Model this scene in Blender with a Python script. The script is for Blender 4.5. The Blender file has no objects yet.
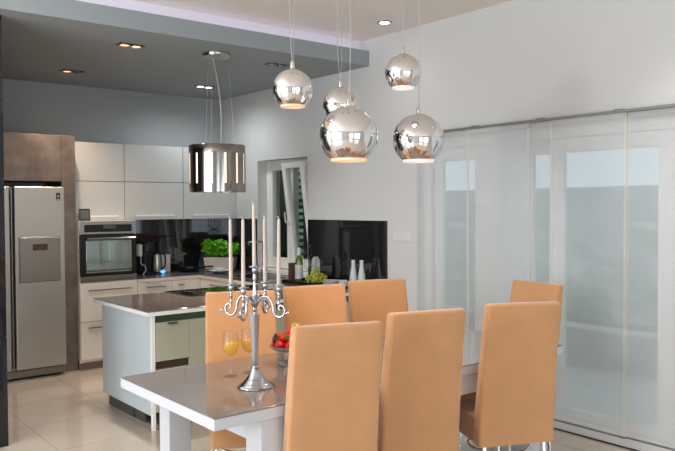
import bpy, bmesh, math, random
from mathutils import Vector, Matrix, noise
random.seed(7)
PI = math.pi
scene = bpy.context.scene
COL = scene.collection

# ------------------------------------------------------------------ helpers
def lin(c):
    c /= 255.0
    return c / 12.92 if c <= 0.04045 else ((c + 0.055) / 1.055) ** 2.4
def rgb(r, g, b): return (lin(r), lin(g), lin(b), 1.0)

MATS = {}
def mat(name, col, rough=0.5, metal=0.0, spec=0.5, coat=0.0, trans=0.0, ior=1.45, emit=None, estr=0.0,
        bump=None, var=None, sheen=0.0, alpha=1.0):
    """principled material; bump=(scale,strength), var=(scale,amount) gives procedural variation of colour"""
    if name in MATS: return MATS[name]
    m = bpy.data.materials.new(name); m.use_nodes = True
    nt = m.node_tree; b = nt.nodes['Principled BSDF']
    b.inputs['Base Color'].default_value = col
    b.inputs['Roughness'].default_value = rough
    b.inputs['Metallic'].default_value = metal
    b.inputs['Specular IOR Level'].default_value = spec
    b.inputs['Coat Weight'].default_value = coat
    b.inputs['Coat Roughness'].default_value = 0.03
    b.inputs['Transmission Weight'].default_value = trans
    b.inputs['IOR'].default_value = ior
    b.inputs['Sheen Weight'].default_value = sheen
    b.inputs['Alpha'].default_value = alpha
    if emit:
        b.inputs['Emission Color'].default_value = emit
        b.inputs['Emission Strength'].default_value = estr
    if bump or var:
        tc = nt.nodes.new('ShaderNodeTexCoord')
    if bump:
        n = nt.nodes.new('ShaderNodeTexNoise'); n.inputs['Scale'].default_value = bump[0]; n.inputs['Detail'].default_value = 4
        nt.links.new(tc.outputs['Object'], n.inputs['Vector'])
        bp = nt.nodes.new('ShaderNodeBump'); bp.inputs['Strength'].default_value = bump[1]; bp.inputs['Distance'].default_value = 0.01
        nt.links.new(n.outputs['Fac'], bp.inputs['Height']); nt.links.new(bp.outputs['Normal'], b.inputs['Normal'])
    if var:
        n = nt.nodes.new('ShaderNodeTexNoise'); n.inputs['Scale'].default_value = var[0]; n.inputs['Detail'].default_value = 6
        nt.links.new(tc.outputs['Object'], n.inputs['Vector'])
        r = nt.nodes.new('ShaderNodeMix'); r.data_type = 'RGBA'
        k = var[1]
        r.inputs[6].default_value = tuple(c * (1 - k) for c in col[:3]) + (1,)
        r.inputs[7].default_value = tuple(min(1, c * (1 + k)) for c in col[:3]) + (1,)
        nt.links.new(n.outputs['Fac'], r.inputs[0]); nt.links.new(r.outputs[2], b.inputs['Base Color'])
    MATS[name] = m
    return m

def clear_glass(name, tint=(1, 1, 1, 1), ior=1.45):
    """pane glass: fresnel mix of see-through and mirror"""
    if name in MATS: return MATS[name]
    m = bpy.data.materials.new(name); m.use_nodes = True; nt = m.node_tree; nt.nodes.clear()
    o = nt.nodes.new('ShaderNodeOutputMaterial'); mx = nt.nodes.new('ShaderNodeMixShader')
    t = nt.nodes.new('ShaderNodeBsdfTransparent'); g = nt.nodes.new('ShaderNodeBsdfGlossy'); lw = nt.nodes.new('ShaderNodeLayerWeight'); lw.inputs[0].default_value = .5
    pw = nt.nodes.new('ShaderNodeMath'); pw.operation = 'POWER'; pw.inputs[1].default_value = 4.0; nt.links.new(lw.outputs['Facing'], pw.inputs[0])
    f = nt.nodes.new('ShaderNodeMath'); f.operation = 'MULTIPLY_ADD'; f.inputs[1].default_value = .32; f.inputs[2].default_value = (ior-1)**2/(ior+1)**2; nt.links.new(pw.outputs[0], f.inputs[0])
    t.inputs[0].default_value = tint; g.inputs['Roughness'].default_value = 0.0
    nt.links.new(f.outputs[0], mx.inputs[0]); nt.links.new(t.outputs[0], mx.inputs[1]); nt.links.new(g.outputs[0], mx.inputs[2])
    nt.links.new(mx.outputs[0], o.inputs[0]); MATS[name] = m
    return m

def sheer(name, col, opac):
    if name in MATS: return MATS[name]
    m = bpy.data.materials.new(name); m.use_nodes = True; nt = m.node_tree; nt.nodes.clear()
    o = nt.nodes.new('ShaderNodeOutputMaterial'); mx = nt.nodes.new('ShaderNodeMixShader'); m2 = nt.nodes.new('ShaderNodeMixShader')
    t = nt.nodes.new('ShaderNodeBsdfTransparent'); d = nt.nodes.new('ShaderNodeBsdfDiffuse'); l = nt.nodes.new('ShaderNodeBsdfTranslucent')
    d.inputs[0].default_value = col; l.inputs[0].default_value = col; m2.inputs[0].default_value = 0.35; mx.inputs[0].default_value = opac
    nt.links.new(d.outputs[0], m2.inputs[1]); nt.links.new(l.outputs[0], m2.inputs[2])
    nt.links.new(t.outputs[0], mx.inputs[1]); nt.links.new(m2.outputs[0], mx.inputs[2]); nt.links.new(mx.outputs[0], o.inputs[0])
    MATS[name] = m
    return m

class MB:
    def __init__(s): s.bm = bmesh.new()
    def box(s, x0, x1, y0, y1, z0, z1, bev=0.0, seg=2):
        vs = [s.bm.verts.new(p) for p in ((x0,y0,z0),(x1,y0,z0),(x1,y1,z0),(x0,y1,z0),(x0,y0,z1),(x1,y0,z1),(x1,y1,z1),(x0,y1,z1))]
        fs = [s.bm.faces.new([vs[i] for i in f]) for f in ((3,2,1,0),(4,5,6,7),(0,1,5,4),(1,2,6,5),(2,3,7,6),(3,0,4,7))]
        if bev > 0:
            es = list({e for f in fs for e in f.edges})
            bmesh.ops.bevel(s.bm, geom=es, offset=bev, segments=seg, profile=0.5, affect='EDGES')
        return s
    def hexa(s, pts, bev=0.0, seg=2):
        vs = [s.bm.verts.new(p) for p in pts]
        fs = [s.bm.faces.new([vs[i] for i in f]) for f in ((3,2,1,0),(4,5,6,7),(0,1,5,4),(1,2,6,5),(2,3,7,6),(3,0,4,7))]
        if bev > 0:
            es = list({e for f in fs for e in f.edges})
            bmesh.ops.bevel(s.bm, geom=es, offset=bev, segments=seg, profile=0.5, affect='EDGES')
        return s
    def lathe(s, prof, c=(0,0,0), seg=32, closed=False):
        rings = []
        for r, z in prof:
            if r < 1e-6: rings.append([s.bm.verts.new((c[0], c[1], c[2]+z))])
            else: rings.append([s.bm.verts.new((c[0]+r*math.cos(2*PI*i/seg), c[1]+r*math.sin(2*PI*i/seg), c[2]+z)) for i in range(seg)])
        pairs = list(zip(rings, rings[1:]))
        if closed: pairs.append((rings[-1], rings[0]))
        for a, b in pairs:
            for i in range(seg):
                j = (i+1) % seg
                if len(a) == 1 and len(b) == 1: continue
                if len(a) == 1: s.bm.faces.new((a[0], b[j], b[i]))
                elif len(b) == 1: s.bm.faces.new((a[i], a[j], b[0]))
                else: s.bm.faces.new((a[i], a[j], b[j], b[i]))
        return s
    def tube(s, pts, r, seg=10, cap=True):
        pts = [Vector(p) for p in pts]; n = len(pts)
        rs = r if isinstance(r, (list, tuple)) else [r]*n
        rings = []; prev = None
        for i, p in enumerate(pts):
            t = (pts[min(i+1, n-1)] - pts[max(i-1, 0)]).normalized()
            if prev is None:
                u = t.cross(Vector((0,0,1)));
                if u.length < 1e-3: u = t.cross(Vector((1,0,0)))
            else: u = prev - t*prev.dot(t)
            u.normalize(); v = t.cross(u); prev = u
            rings.append([s.bm.verts.new(p + (u*math.cos(2*PI*k/seg) + v*math.sin(2*PI*k/seg))*rs[i]) for k in range(seg)])
        for a, b in zip(rings, rings[1:]):
            for k in range(seg): s.bm.faces.new((a[k], a[(k+1)%seg], b[(k+1)%seg], b[k]))
        if cap:
            s.bm.faces.new(rings[0][::-1]); s.bm.faces.new(rings[-1])
        return s
    def ball(s, c, r, sx=1, sy=1, sz=1, seg=12):
        m = Matrix.Translation(c) @ Matrix.Diagonal((r*sx, r*sy, r*sz, 1))
        bmesh.ops.create_uvsphere(s.bm, u_segments=seg, v_segments=max(6, seg*2//3), radius=1, matrix=m)
        return s
    def cyl(s, c, r, z0, z1, seg=32, bev=0):
        if bev: return s.lathe([(0,z0),(r-bev,z0),(r,z0+bev),(r,z1-bev),(r-bev,z1),(0,z1)], (c[0],c[1],0), seg)
        return s.lathe([(0,z0),(r,z0),(r,z1),(0,z1)], (c[0],c[1],0), seg)

ROOT = {}
def mx_of(o):
    return ROOT.get(o.name, Matrix.Identity(4))
def obj(name, mb, material, parent=None, smooth=False, angle=40):
    """links the collected shape (given in room coordinates) as ONE mesh object"""
    bm = mb.bm
    bmesh.ops.recalc_face_normals(bm, faces=bm.faces)
    if parent is not None: bm.transform(mx_of(parent).inverted())
    me = bpy.data.meshes.new(name); bm.to_mesh(me); bm.free()
    me.materials.append(material)
    for p in me.polygons: p.use_smooth = smooth
    if smooth: me.set_sharp_from_angle(angle=math.radians(angle))
    o = bpy.data.objects.new(name, me); COL.objects.link(o)
    if parent is not None:
        o.parent = parent; ROOT[o.name] = mx_of(parent)
    return o
def tag(o, label=None, cat=None, group=None, kind=None):
    if label: o['label'] = label
    if cat: o['category'] = cat
    if group: o['group'] = group
    if kind: o['kind'] = kind
    return o
def thing(name, label, cat, loc=(0,0,0), rz=0.0, group=None):
    e = bpy.data.objects.new(name, None); COL.objects.link(e); e.empty_display_size = 0.05
    e.location = loc; e.rotation_euler = (0,0,rz)
    ROOT[e.name] = Matrix.Translation(loc) @ Matrix.Rotation(rz, 4, 'Z')
    return tag(e, label, cat, group)
def struct(name, mb, material, parent=None, smooth=False):
    o = obj(name, mb, material, parent, smooth)
    if parent is None: o['kind'] = 'structure'
    return o
def copy_tree(o, parent=None):
    c = o.copy(); COL.objects.link(c)
    if parent is not None: c.parent = parent
    for ch in list(o.children): copy_tree(ch, c)
    return c

# ------------------------------------------------------------------ materials
M_WALL   = mat('wall_paint', rgb(206,205,202), 0.7, bump=(60,0.02))
M_BACKW  = mat('kitchen_wall_paint', rgb(168,170,170), 0.6)
M_CEIL   = mat('ceiling_paint', rgb(232,224,217), 0.75)
M_SOFFIT = mat('soffit_grey_paint', rgb(148,154,156), 0.55)
M_COVE   = mat('cove_white', rgb(236,232,234), 0.6)
M_BLACK  = mat('black_gloss', rgb(20,24,30), 0.06, coat=0.5)
M_WHITE  = mat('white_lacquer', rgb(238,238,236), 0.25)
M_TABLEW = mat('table_white', rgb(194,195,198), 0.35)
M_PVC    = mat('white_pvc', rgb(236,233,228), 0.35)
M_CREAM  = mat('gloss_cream_front', rgb(230,223,214), 0.14, coat=0.4)
M_UPPER  = mat('gloss_pale_front', rgb(192,191,188), 0.12, coat=0.4)
M_CARC   = mat('carcass_grey', rgb(120,116,110), 0.5)
M_KICK   = mat('kick_grey', rgb(120,110,100), 0.4)
M_KICKD  = mat('kick_dark', rgb(72,72,68), 0.35)
M_CONC   = mat('brown_grey_laminate', rgb(106,96,90), 0.45, var=(7,0.75), bump=(30,0.04))
M_STEEL  = mat('brushed_steel', rgb(170,166,158), 0.22, metal=1.0, bump=(200,0.01))
M_STEELD = mat('steel_panel', rgb(150,144,136), 0.38, metal=0.9)
M_FRIDGE = mat('fridge_steel', rgb(186,183,177), 0.34, metal=0.55)
M_CHROME = mat('chrome', rgb(236,234,232), 0.02, metal=1.0)
M_SILVER = mat('silver', rgb(176,178,184), 0.16, metal=1.0)
M_DARKM  = mat('dark_rubber', rgb(30,30,30), 0.5)
M_HANDLE = mat('handle_metal', rgb(150,146,140), 0.3, metal=1.0)
M_SPLASH = mat('black_glass', rgb(30,31,34), 0.02, coat=0.6, ior=1.75)
M_OVENG  = mat('oven_glass', rgb(150,156,148), 0.03, metal=0.85)
M_WTOP   = mat('worktop_slate', rgb(74,78,84), 0.22, var=(90,0.15))
M_PTOP   = mat('peninsula_brown_grey', rgb(112,98,92), 0.12, coat=0.3, var=(80,0.06))
M_WEDGE  = mat('worktop_edge', rgb(218,206,194), 0.4)
M_PENW   = mat('peninsula_side', rgb(190,198,200), 0.4)
M_GREENG = mat('sage_glass_front', rgb(172,174,152), 0.05, coat=0.8)
M_GREEND = mat('green_glass_edge', rgb(62,88,70), 0.1, coat=0.5)
M_BRONZE  = mat('dark_bronze', rgb(70,52,36), 0.4)
M_TGLASS = mat('grey_glass_top', rgb(122,114,110), 0.10, coat=0.3, var=(3,0.05))
M_TEDGE  = mat('grey_glass_edge', rgb(110,108,104), 0.2)
def suede():
    m = mat('apricot_suede', rgb(190,138,92), 0.85, sheen=0.4, bump=(9,0.4), var=(7,0.13))
    return m
M_SUEDE  = suede()
M_CANDLE = mat('ivory_wax', rgb(194,178,165), 0.45)
M_WICK   = mat('wick', rgb(206,190,172), 0.9)
M_GLASS  = clear_glass('drinking_glass', (.97,.97,.97,1), 1.38)
M_GSTEM  = clear_glass('glass_stem', (.985,.985,.985,1), 1.9)
def liquid(name, col, k):
    m = bpy.data.materials.new(name); m.use_nodes = True; nt = m.node_tree; nt.nodes.clear()
    o = nt.nodes.new('ShaderNodeOutputMaterial'); a = nt.nodes.new('ShaderNodeMixShader'); b = nt.nodes.new('ShaderNodeMixShader')
    t = nt.nodes.new('ShaderNodeBsdfTransparent'); d = nt.nodes.new('ShaderNodeBsdfDiffuse'); g = nt.nodes.new('ShaderNodeBsdfGlossy')
    t.inputs[0].default_value = (1,.88,.5,1); d.inputs[0].default_value = col; g.inputs['Roughness'].default_value = 0.02
    a.inputs[0].default_value = k; b.inputs[0].default_value = 0.05
    nt.links.new(t.outputs[0], a.inputs[1]); nt.links.new(d.outputs[0], a.inputs[2])
    nt.links.new(a.outputs[0], b.inputs[1]); nt.links.new(g.outputs[0], b.inputs[2]); nt.links.new(b.outputs[0], o.inputs[0])
    return m
M_WINE   = liquid('white_wine', (.96,.62,.10,1), .34)
M_BERRY  = mat('strawberry_red', rgb(205,24,22), 0.25, bump=(160,0.3))
M_BLUEB  = mat('dark_berry', rgb(26,22,40), 0.4)
M_LEAF   = mat('strawberry_leaf', rgb(96,130,44), 0.6)
M_BASIL  = mat('basil_leaf', rgb(112,186,48), 0.45, var=(20,0.3))
M_POT    = mat('pale_wood_planter', rgb(198,192,184), 0.6, var=(12,0.12))
M_GRAPE  = mat('green_grape', rgb(176,174,52), 0.25)
M_BOTTLE = mat('olive_bottle_glass', rgb(96,104,20), 0.06, coat=0.5)
M_LABEL  = mat('paper_label', rgb(206,206,204), 0.6)
M_FOIL   = mat('white_foil', rgb(214,214,212), 0.4)
M_FROST  = mat('frosted_white_glass', rgb(206,210,206), 0.3)
M_CORK   = mat('terracotta', rgb(190,112,66), 0.6)
M_WOODB  = mat('brown_wood', rgb(84,62,48), 0.5)
M_PLAST  = mat('black_plastic', rgb(16,16,18), 0.25)
M_SWITCH = mat('switch_white', rgb(214,213,210), 0.3)
M_SHEER  = sheer('sheer_voile', rgb(226,229,231), 0.55)
M_HEM    = sheer('voile_hem', rgb(232,229,222), 0.70)
M_RAIL   = mat('rail_grey', rgb(132,132,128), 0.4, metal=0.3)
M_PANE   = clear_glass('window_pane', (0.93,0.97,0.95,1))
M_SHUT   = mat('shutter_grey', rgb(62,68,70), 0.5)
M_HEDGE  = mat('hedge_green', rgb(182,196,186), 0.8, var=(4,0.35), bump=(12,0.8))
M_FENCE  = mat('outdoor_wall', rgb(186,190,188), 0.9)
M_PAVE   = mat('terrace_paving', rgb(196,198,196), 0.8, var=(2,0.1))
M_GREENP = mat('green_leafage_panel', rgb(172,208,172), 0.8, emit=None)
M_BULBW  = mat('warm_lamp', (1,1,1,1), 0.5, emit=(1.0,0.55,0.22,1), estr=0.9)
M_BULBN  = mat('neutral_lamp', (1,1,1,1), 0.5, emit=(1.0,0.95,0.88,1), estr=9)
M_BULBC  = mat('cool_lamp', (1,1,1,1), 0.5, emit=(0.85,0.97,1.0,1), estr=6)
M_LAMPOFF= mat('unlit_lamp', rgb(120,118,112), 0.2, metal=0.6)
M_GLOWW  = mat('warm_slot', (1,1,1,1), 0.5, emit=(1.0,0.54,0.25,1), estr=0.62)
M_PGLOW  = mat('pendant_lining_warm', rgb(205,180,156), 0.4, emit=(1.0,0.56,0.28,1), estr=0.34)
M_PGLOWC = mat('pendant_lining_white', rgb(200,196,190), 0.4, emit=(1.0,0.92,0.84,1), estr=0.3)
M_LED    = mat('led_lavender', (1,1,1,1), 0.5, emit=(0.74,0.68,1.0,1), estr=2.6)
M_SCREEN = mat('grey_screen', rgb(74,80,84), 0.7)
M_BLUEL  = mat('blue_light', rgb(40,120,220), 0.3, emit=(0.15,0.5,1.0,1), estr=0.9)
M_WIRE   = mat('clear_cord', rgb(176,172,164), 0.4)
M_STEELW = mat('steel_wire', rgb(160,160,158), 0.4, metal=0.7)
M_TILEF  = None

def floor_mat():
    m = bpy.data.materials.new('polished_beige_tiles'); m.use_nodes = True; nt = m.node_tree; b = nt.nodes['Principled BSDF']
    tc = nt.nodes.new('ShaderNodeTexCoord'); sp = nt.nodes.new('ShaderNodeSeparateXYZ'); nt.links.new(tc.outputs['Object'], sp.inputs[0])
    def mth(op, a, bb, cl=False):
        n = nt.nodes.new('ShaderNodeMath'); n.operation = op
        for i, v in enumerate((a, bb)):
            if v is None: continue
            if isinstance(v, (int, float)): n.inputs[i].default_value = v
            else: nt.links.new(v, n.inputs[i])
        return n.outputs[0]
    def line(axis, off, step):
        f = mth('FRACT', mth('DIVIDE', mth('SUBTRACT', sp.outputs[axis], off), step), None)
        d = mth('ABSOLUTE', mth('SUBTRACT', f, 0.5), None)
        return mth('GREATER_THAN', d, 0.5 - 0.0022/step)
    g = mth('MAXIMUM', line(0, 1.57, 0.66), line(1, 2.90, 0.66))
    n = nt.nodes.new('ShaderNodeTexNoise'); n.inputs['Scale'].default_value = 2.2; n.inputs['Detail'].default_value = 5
    nt.links.new(tc.outputs['Object'], n.inputs['Vector'])
    c0 = nt.nodes.new('ShaderNodeMix'); c0.data_type = 'RGBA'; c0.inputs[6].default_value = rgb(186,172,158); c0.inputs[7].default_value = rgb(202,190,177)
    nt.links.new(n.outputs['Fac'], c0.inputs[0])
    c1 = nt.nodes.new('ShaderNodeMix'); c1.data_type = 'RGBA'; c1.inputs[7].default_value = rgb(150,137,124)
    nt.links.new(g, c1.inputs[0]); nt.links.new(c0.outputs[2], c1.inputs[6]); nt.links.new(c1.outputs[2], b.inputs['Base Color'])
    b.inputs['Roughness'].default_value = 0.09; b.inputs['Coat Weight'].default_value = 0.3; b.inputs['Coat Roughness'].default_value = 0.05
    return m
M_TILEF = floor_mat()

# ------------------------------------------------------------------ the room
XW, YB, ZC = 4.45, 7.70, 3.12          # right wall, back wall, ceiling
struct('floor', MB().box(-3.2, XW+0.35, -3.2, YB+0.2, -0.1, 0.0), M_TILEF)
struct('ceiling', MB().box(-3.2, XW+0.35, -3.2, YB+0.2, ZC, ZC+0.15), M_CEIL)
struct('wall_back', MB().box(-3.2, XW+0.35, YB, YB+0.2, 0, ZC), M_BACKW)
WT = XW + 0.30
wr = MB()
wr.box(XW, WT, 6.91, YB, 0, ZC)
wr.box(XW, WT, 5.98, 6.91, 0, 0.87); wr.box(XW, WT, 5.98, 6.91, 2.11, ZC)
wr.box(XW, WT, 4.42, 5.98, 0, ZC)
wr.box(XW, WT, 1.00, 4.42, 2.16, ZC)
wr.box(XW, WT, -3.2, 1.00, 0, ZC)
struct('wall_right', wr, M_WALL)
# black glossy block at the left end of the kitchen (panel joints as real grooves)
bw = MB()
for z0, z1 in ((0,0.585),(0.59,0.735),(0.74,2.30),(2.305,2.88)): bw.box(0.1, 1.34, 5.18, YB, z0, z1, 0.002, 1)
bw.box(0.1, 1.335, 5.19, YB, 0, 2.88)
struct('wall_left', bw, M_BLACK)
struct('wall_north', MB().box(-3.2, 0.1, 5.18, 5.38, 0, ZC), M_WALL)
ws = MB()
for x0, x1 in ((-3.2,-2.2),(-0.2,0.7),(2.7,XW)): ws.box(x0, x1, -3.2, -3.0, 0, ZC)
for x0, x1 in ((-2.2,-0.2),(0.7,2.7)): ws.box(x0, x1, -3.2, -3.0, 0, 0.3); ws.box(x0, x1, -3.2, -3.0, 2.4, ZC)
struct('wall_south', ws, M_WALL)
ww = MB()
ww.box(-3.2, -3.0, -3.0, 0.8, 0, ZC); ww.box(-3.2, -3.0, 4.6, 5.18, 0, ZC)
ww.box(-3.2, -3.0, 0.8, 4.6, 0, 0.3); ww.box(-3.2, -3.0, 0.8, 4.6, 2.6, ZC)
struct('wall_west', ww, M_WALL)

# dropped kitchen ceiling with a lit cove above its front
struct('ceiling_soffit', MB().box(-3.0, XW, 5.02, YB, 2.88, 3.015), M_SOFFIT)
struct('ceiling_cove', MB().box(-3.0, XW, 5.14, YB, 3.015, ZC), M_COVE)
led = struct('trim_1', MB().box(-1.0, XW-0.02, 5.095, 5.105, 3.0155, 3.0195), M_LED)

# ------------------------------------------------------------------ kitchen window on the right wall
win = tag(bpy.data.objects.new('window_1', None), kind='structure'); COL.objects.link(win); ROOT[win.name] = Matrix.Identity(4)
X0, X1 = 4.57, 4.64
f = MB()
f.box(X0, X1, 5.98, 6.05, 0.92, 2.11, 0.004); f.box(X0, X1, 6.84, 6.91, 0.92, 2.11, 0.004)
f.box(X0, X1, 6.05, 6.84, 2.05, 2.11, 0.004); f.box(X0, X1, 6.05, 6.84, 0.92, 0.98, 0.004)
f.box(X0, X1, 6.395, 6.455, 0.98, 2.05, 0.004)
obj('frame', f, M_PVC, win)
s = MB()      # closed sash, further from the dining table
for a in ((6.46,6.51,0.98,2.05),(6.79,6.84,0.98,2.05),(6.51,6.79,2.0,2.05),(6.51,6.79,0.98,1.04)): s.box(4.565, 4.625, *a, 0.004)
obj('sash', s, M_PVC, win)
obj('pane', MB().box(4.592, 4.598, 6.51, 6.79, 1.04, 2.0), M_PANE, win)
tilt = bpy.data.objects.new('tilted_sash', None); COL.objects.link(tilt); tilt.parent = win
T = Matrix.Translation((4.59, 6.205, 0.975)) @ Matrix.Rotation(math.radians(-7.2), 4, 'Y')
tilt.matrix_local = T; ROOT[tilt.name] = Matrix.Identity(4)
s = MB(); W2 = 0.19; Hs = 1.10
for a in ((-W2,-W2+.062,0,Hs),(W2-.062,W2,0,Hs),(-W2+.062,W2-.062,Hs-.06,Hs),(-W2+.062,W2-.062,0,.07)): s.box(-.04, .02, *a, 0.004)
obj('frame', s, M_PVC, tilt)
obj('pane', MB().box(-.013, -.007, -W2+.062, W2-.062, .07, Hs-.06), M_PANE, tilt)
h = MB(); h.box(-.052, -.04, W2-.046, W2-.018, .43, .50, .003); h.tube([(-.05,W2-.032,.47),(-.085,W2-.032,.47),(-.09,W2-.034,.49),(-.088,W2-.04,.58)], .008)
obj('handle', h, M_SWITCH, tilt)
struct('window_sill', MB().box(XW+0.0, 4.57, 5.985, 6.905, 0.872, 0.915, 0.004), M_PVC)
# roller shutter outside: dark slats with a row of slots
sh = thing('roller_shutter', 'dark grey slatted shutter with a row of green lit slots outside the kitchen window', 'shutter', (4.86, 6.44, 0.6))
r_ = MB(); z = 0.6; k = 0
while z < 2.3:
    r_.box(4.85, 4.862, 5.80, 6.60, z, z+0.0735); r_.box(4.85, 4.862, 6.715, 7.3, z, z+0.0735)
    r_.box(4.85, 4.862, 6.60, 6.715, z, z+0.036); z += 0.075
r_.box(4.866, 4.87, 5.80, 6.597, 0.6, 2.3); r_.box(4.866, 4.87, 6.718, 7.3, 0.6, 2.3)
obj('slat_curtain', r_, M_SHUT, sh)
for y0 in (5.76, 7.3): obj('guide_rail', MB().box(4.84, 4.88, y0, y0+.04, 0.6, 2.3), M_SHUT, sh)

# ------------------------------------------------------------------ sliding glass door
dr = tag(bpy.data.objects.new('door_1', None), kind='structure'); COL.objects.link(dr); ROOT[dr.name] = Matrix.Identity(4)
D0, D1 = 4.53, 4.60
f = MB()
f.box(D0, D1+.03, 4.34, 4.42, 0.085, 2.16, .004); f.box(D0, D1+.03, 1.0, 1.08, 0.085, 2.16, .004)
f.box(D0, D1+.03, 1.08, 4.34, 2.08, 2.16, .004)
obj('frame', f, M_PVC, dr)
def leaf(y0, y1, x0, x1, st, wide=0):
    s = MB(); zt, zb = 2.075, 0.088
    s.box(x0, x1, y0, y0+st, zb, zt, .004); s.box(x0, x1, y1-st, y1, zb, zt, .004)
    s.box(x0, x1, y0+st, y1-st, zt-.10, zt, .004); s.box(x0, x1, y0+st, y1-st, zb, zb+.062, .004)
    if wide: s.box(x0+.004, x1-.004, y1-st-wide, y1-st, zb+.062, zt-.10, .003)
    o = obj('door_leaf', s, M_PVC, dr)
    obj('pane', MB().box((x0+x1)/2-.004, (x0+x1)/2+.004, y0+st, y1-st-wide, zb+.062, zt-.10), M_PANE, o)
    return o
a_ = leaf(2.235, 3.14, 4.535, 4.575, 0.105)
b_ = leaf(3.80, 4.335, 4.58, 4.625, 0.09)
obj('post', MB().box(4.575, 4.628, 3.335, 3.798, .088, 2.078, .004), M_PVC, dr)
obj('pane', MB().box(4.598, 4.606, 3.145, 3.335, .15, 1.975), M_PANE, dr)
x_ = MB(); x_.box(4.585, 4.62, 3.145, 3.334, .088, .15, .003); x_.box(4.585, 4.62, 3.145, 3.334, 1.975, 2.078, .003); obj('rail', x_, M_PVC, dr)
c_ = leaf(1.09, 2.235, 4.58, 4.625, 0.10)
h = MB(); h.box(4.555, 4.575, 3.345, 3.38, 1.05, 1.2, .004); h.tube([(4.56,3.362,1.12),(4.50,3.362,1.12),(4.495,3.375,1.118),(4.495,3.48,1.095)], .010)
obj('handle', h, M_SWITCH, dr)
struct('trim_2', MB().box(XW+.02, WT, 1.0, 4.42, 0.004, 0.085, 0.004), M_PVC)
struct('trim_3', MB().box(XW+.008, XW+.02, 1.0, 4.42, 0.0, 0.006), M_DARKM)

# outside the door: terrace, low wall and greenery
struct('terrace_floor', MB().box(WT, 13, -6, 11, -0.12, -0.04), M_PAVE)
struct('terrace_wall', MB().box(9.4, 9.6, -6, 11, -0.04, 1.86), M_FENCE)
struct('terrace_step', MB().box(6.6, 6.9, -6, 11, -0.04, 0.34), M_FENCE)
hd = MB(); ny, nz = 220, 40; grid = []
for i in range(ny+1):
    y = -5.8 + 16.6*i/ny; row = []
    for k in range(nz+1):
        zz = -.04 + k/nz*(1.30+.28*noise.noise(Vector((y*.9, 2.0, 0))))
        d = .22*noise.noise(Vector((y*1.6, zz*1.6, 5))) + .10*noise.noise(Vector((y*6, zz*6, 1)))
        row.append(hd.bm.verts.new((8.75 + d, y, zz)))
    row.append(hd.bm.verts.new((9.3, y, row[-1].co.z))); row.append(hd.bm.verts.new((9.3, y, -.04))); grid.append(row)
for a, b in zip(grid, grid[1:]):
    for k in range(len(a)-1): hd.bm.faces.new((a[k], b[k], b[k+1], a[k+1]))
hedge = obj('garden_hedge', hd, M_HEDGE, None, True); tag(hedge, 'blurred green hedge on the far side of the terrace', 'hedge', kind='stuff')
hk = MB()
for i in range(40):
    hk.ball((5.75+.2*random.random(), 6.4+2.2*random.random(), -.04+2.3*random.random()), .22+.1*random.random(), seg=8)
hk = obj('shrub_foliage', hk, M_GREENP, None, True); tag(hk, 'green shrub behind the kitchen window shutter', 'shrub', kind='stuff')

# ------------------------------------------------------------------ curtains
rail = thing('curtain_rail', 'grey curtain track fixed along the wall above the glass door', 'rail', (XW-.02, 2.7, 2.20))
obj('track', MB().box(XW-.06, XW-.004, 0.9, 4.42, 2.195, 2.213, .002), M_RAIL, rail)
for y in (1.9, 2.55, 3.15, 3.75, 4.25):
    obj('bracket', MB().box(XW-.045, XW-.001, y-.03, y+.03, 2.211, 2.222, .003), M_STEELD, rail)
def curtain(y0, y1, x, label, seed, bulge):
    t = thing('sheer_curtain', label, 'curtain', (x, (y0+y1)/2, 0.09), 0, 'sheer curtain panels')
    def sheet(a, b, n, xo):
        m = MB(); bm = m.bm; cols = []
        zs = [0.085 + (2.192-0.085)*i/24 for i in range(25)]
        for j in range(n+1):
            y = a + (b-a)*j/n; u = (y-y0)/(y1-y0)
            cols.append([bm.verts.new((x + xo + bulge*math.sin(u*PI*2+seed)*math.sin((zz+.3)*1.1)*.5, y - 0.022*(1-(zz/2.19))*0 , zz)) for zz in zs])
        for c1, c2 in zip(cols, cols[1:]):
            for i in range(24): bm.faces.new((c1[i], c1[i+1], c2[i+1], c2[i]))
        return m
    obj('cloth', sheet(y0+.018, y1-.018, 14, 0), M_SHEER, t, True)
    obj('hem', sheet(y0, y0+.018, 1, 0), M_HEM, t, True); obj('hem', sheet(y1-.018, y1, 1, 0), M_HEM, t, True)
    obj('top_band', MB().box(x-.003, x+.003, y0, y1, 2.165, 2.197), M_HEM, t)
    obj('weight_bar', MB().box(x-.005, x+.005, y0, y1, 0.078, 0.09, .002), M_RAIL, t)
curtain(3.82, 4.41, 4.430, 'sheer curtain panel at the kitchen end of the glass door beside the white switch', 0.3, .012)
curtain(3.24, 3.835, 4.412, 'sheer curtain panel over the white door handle behind the chair at table end', 1.7, .012)
curtain(3.05, 3.63, 4.430, 'overlapped sheer curtain panel doubling the white stile just right of the door handle', 2.5, .008)
curtain(2.485, 3.065, 4.412, 'wide sheer curtain panel right of the table end across the large clear pane', 3.6, .012)
curtain(1.90, 2.495, 4.430, 'sheer curtain panel hanging over the right edge frame of the glass door', 5.1, .012)

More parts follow.
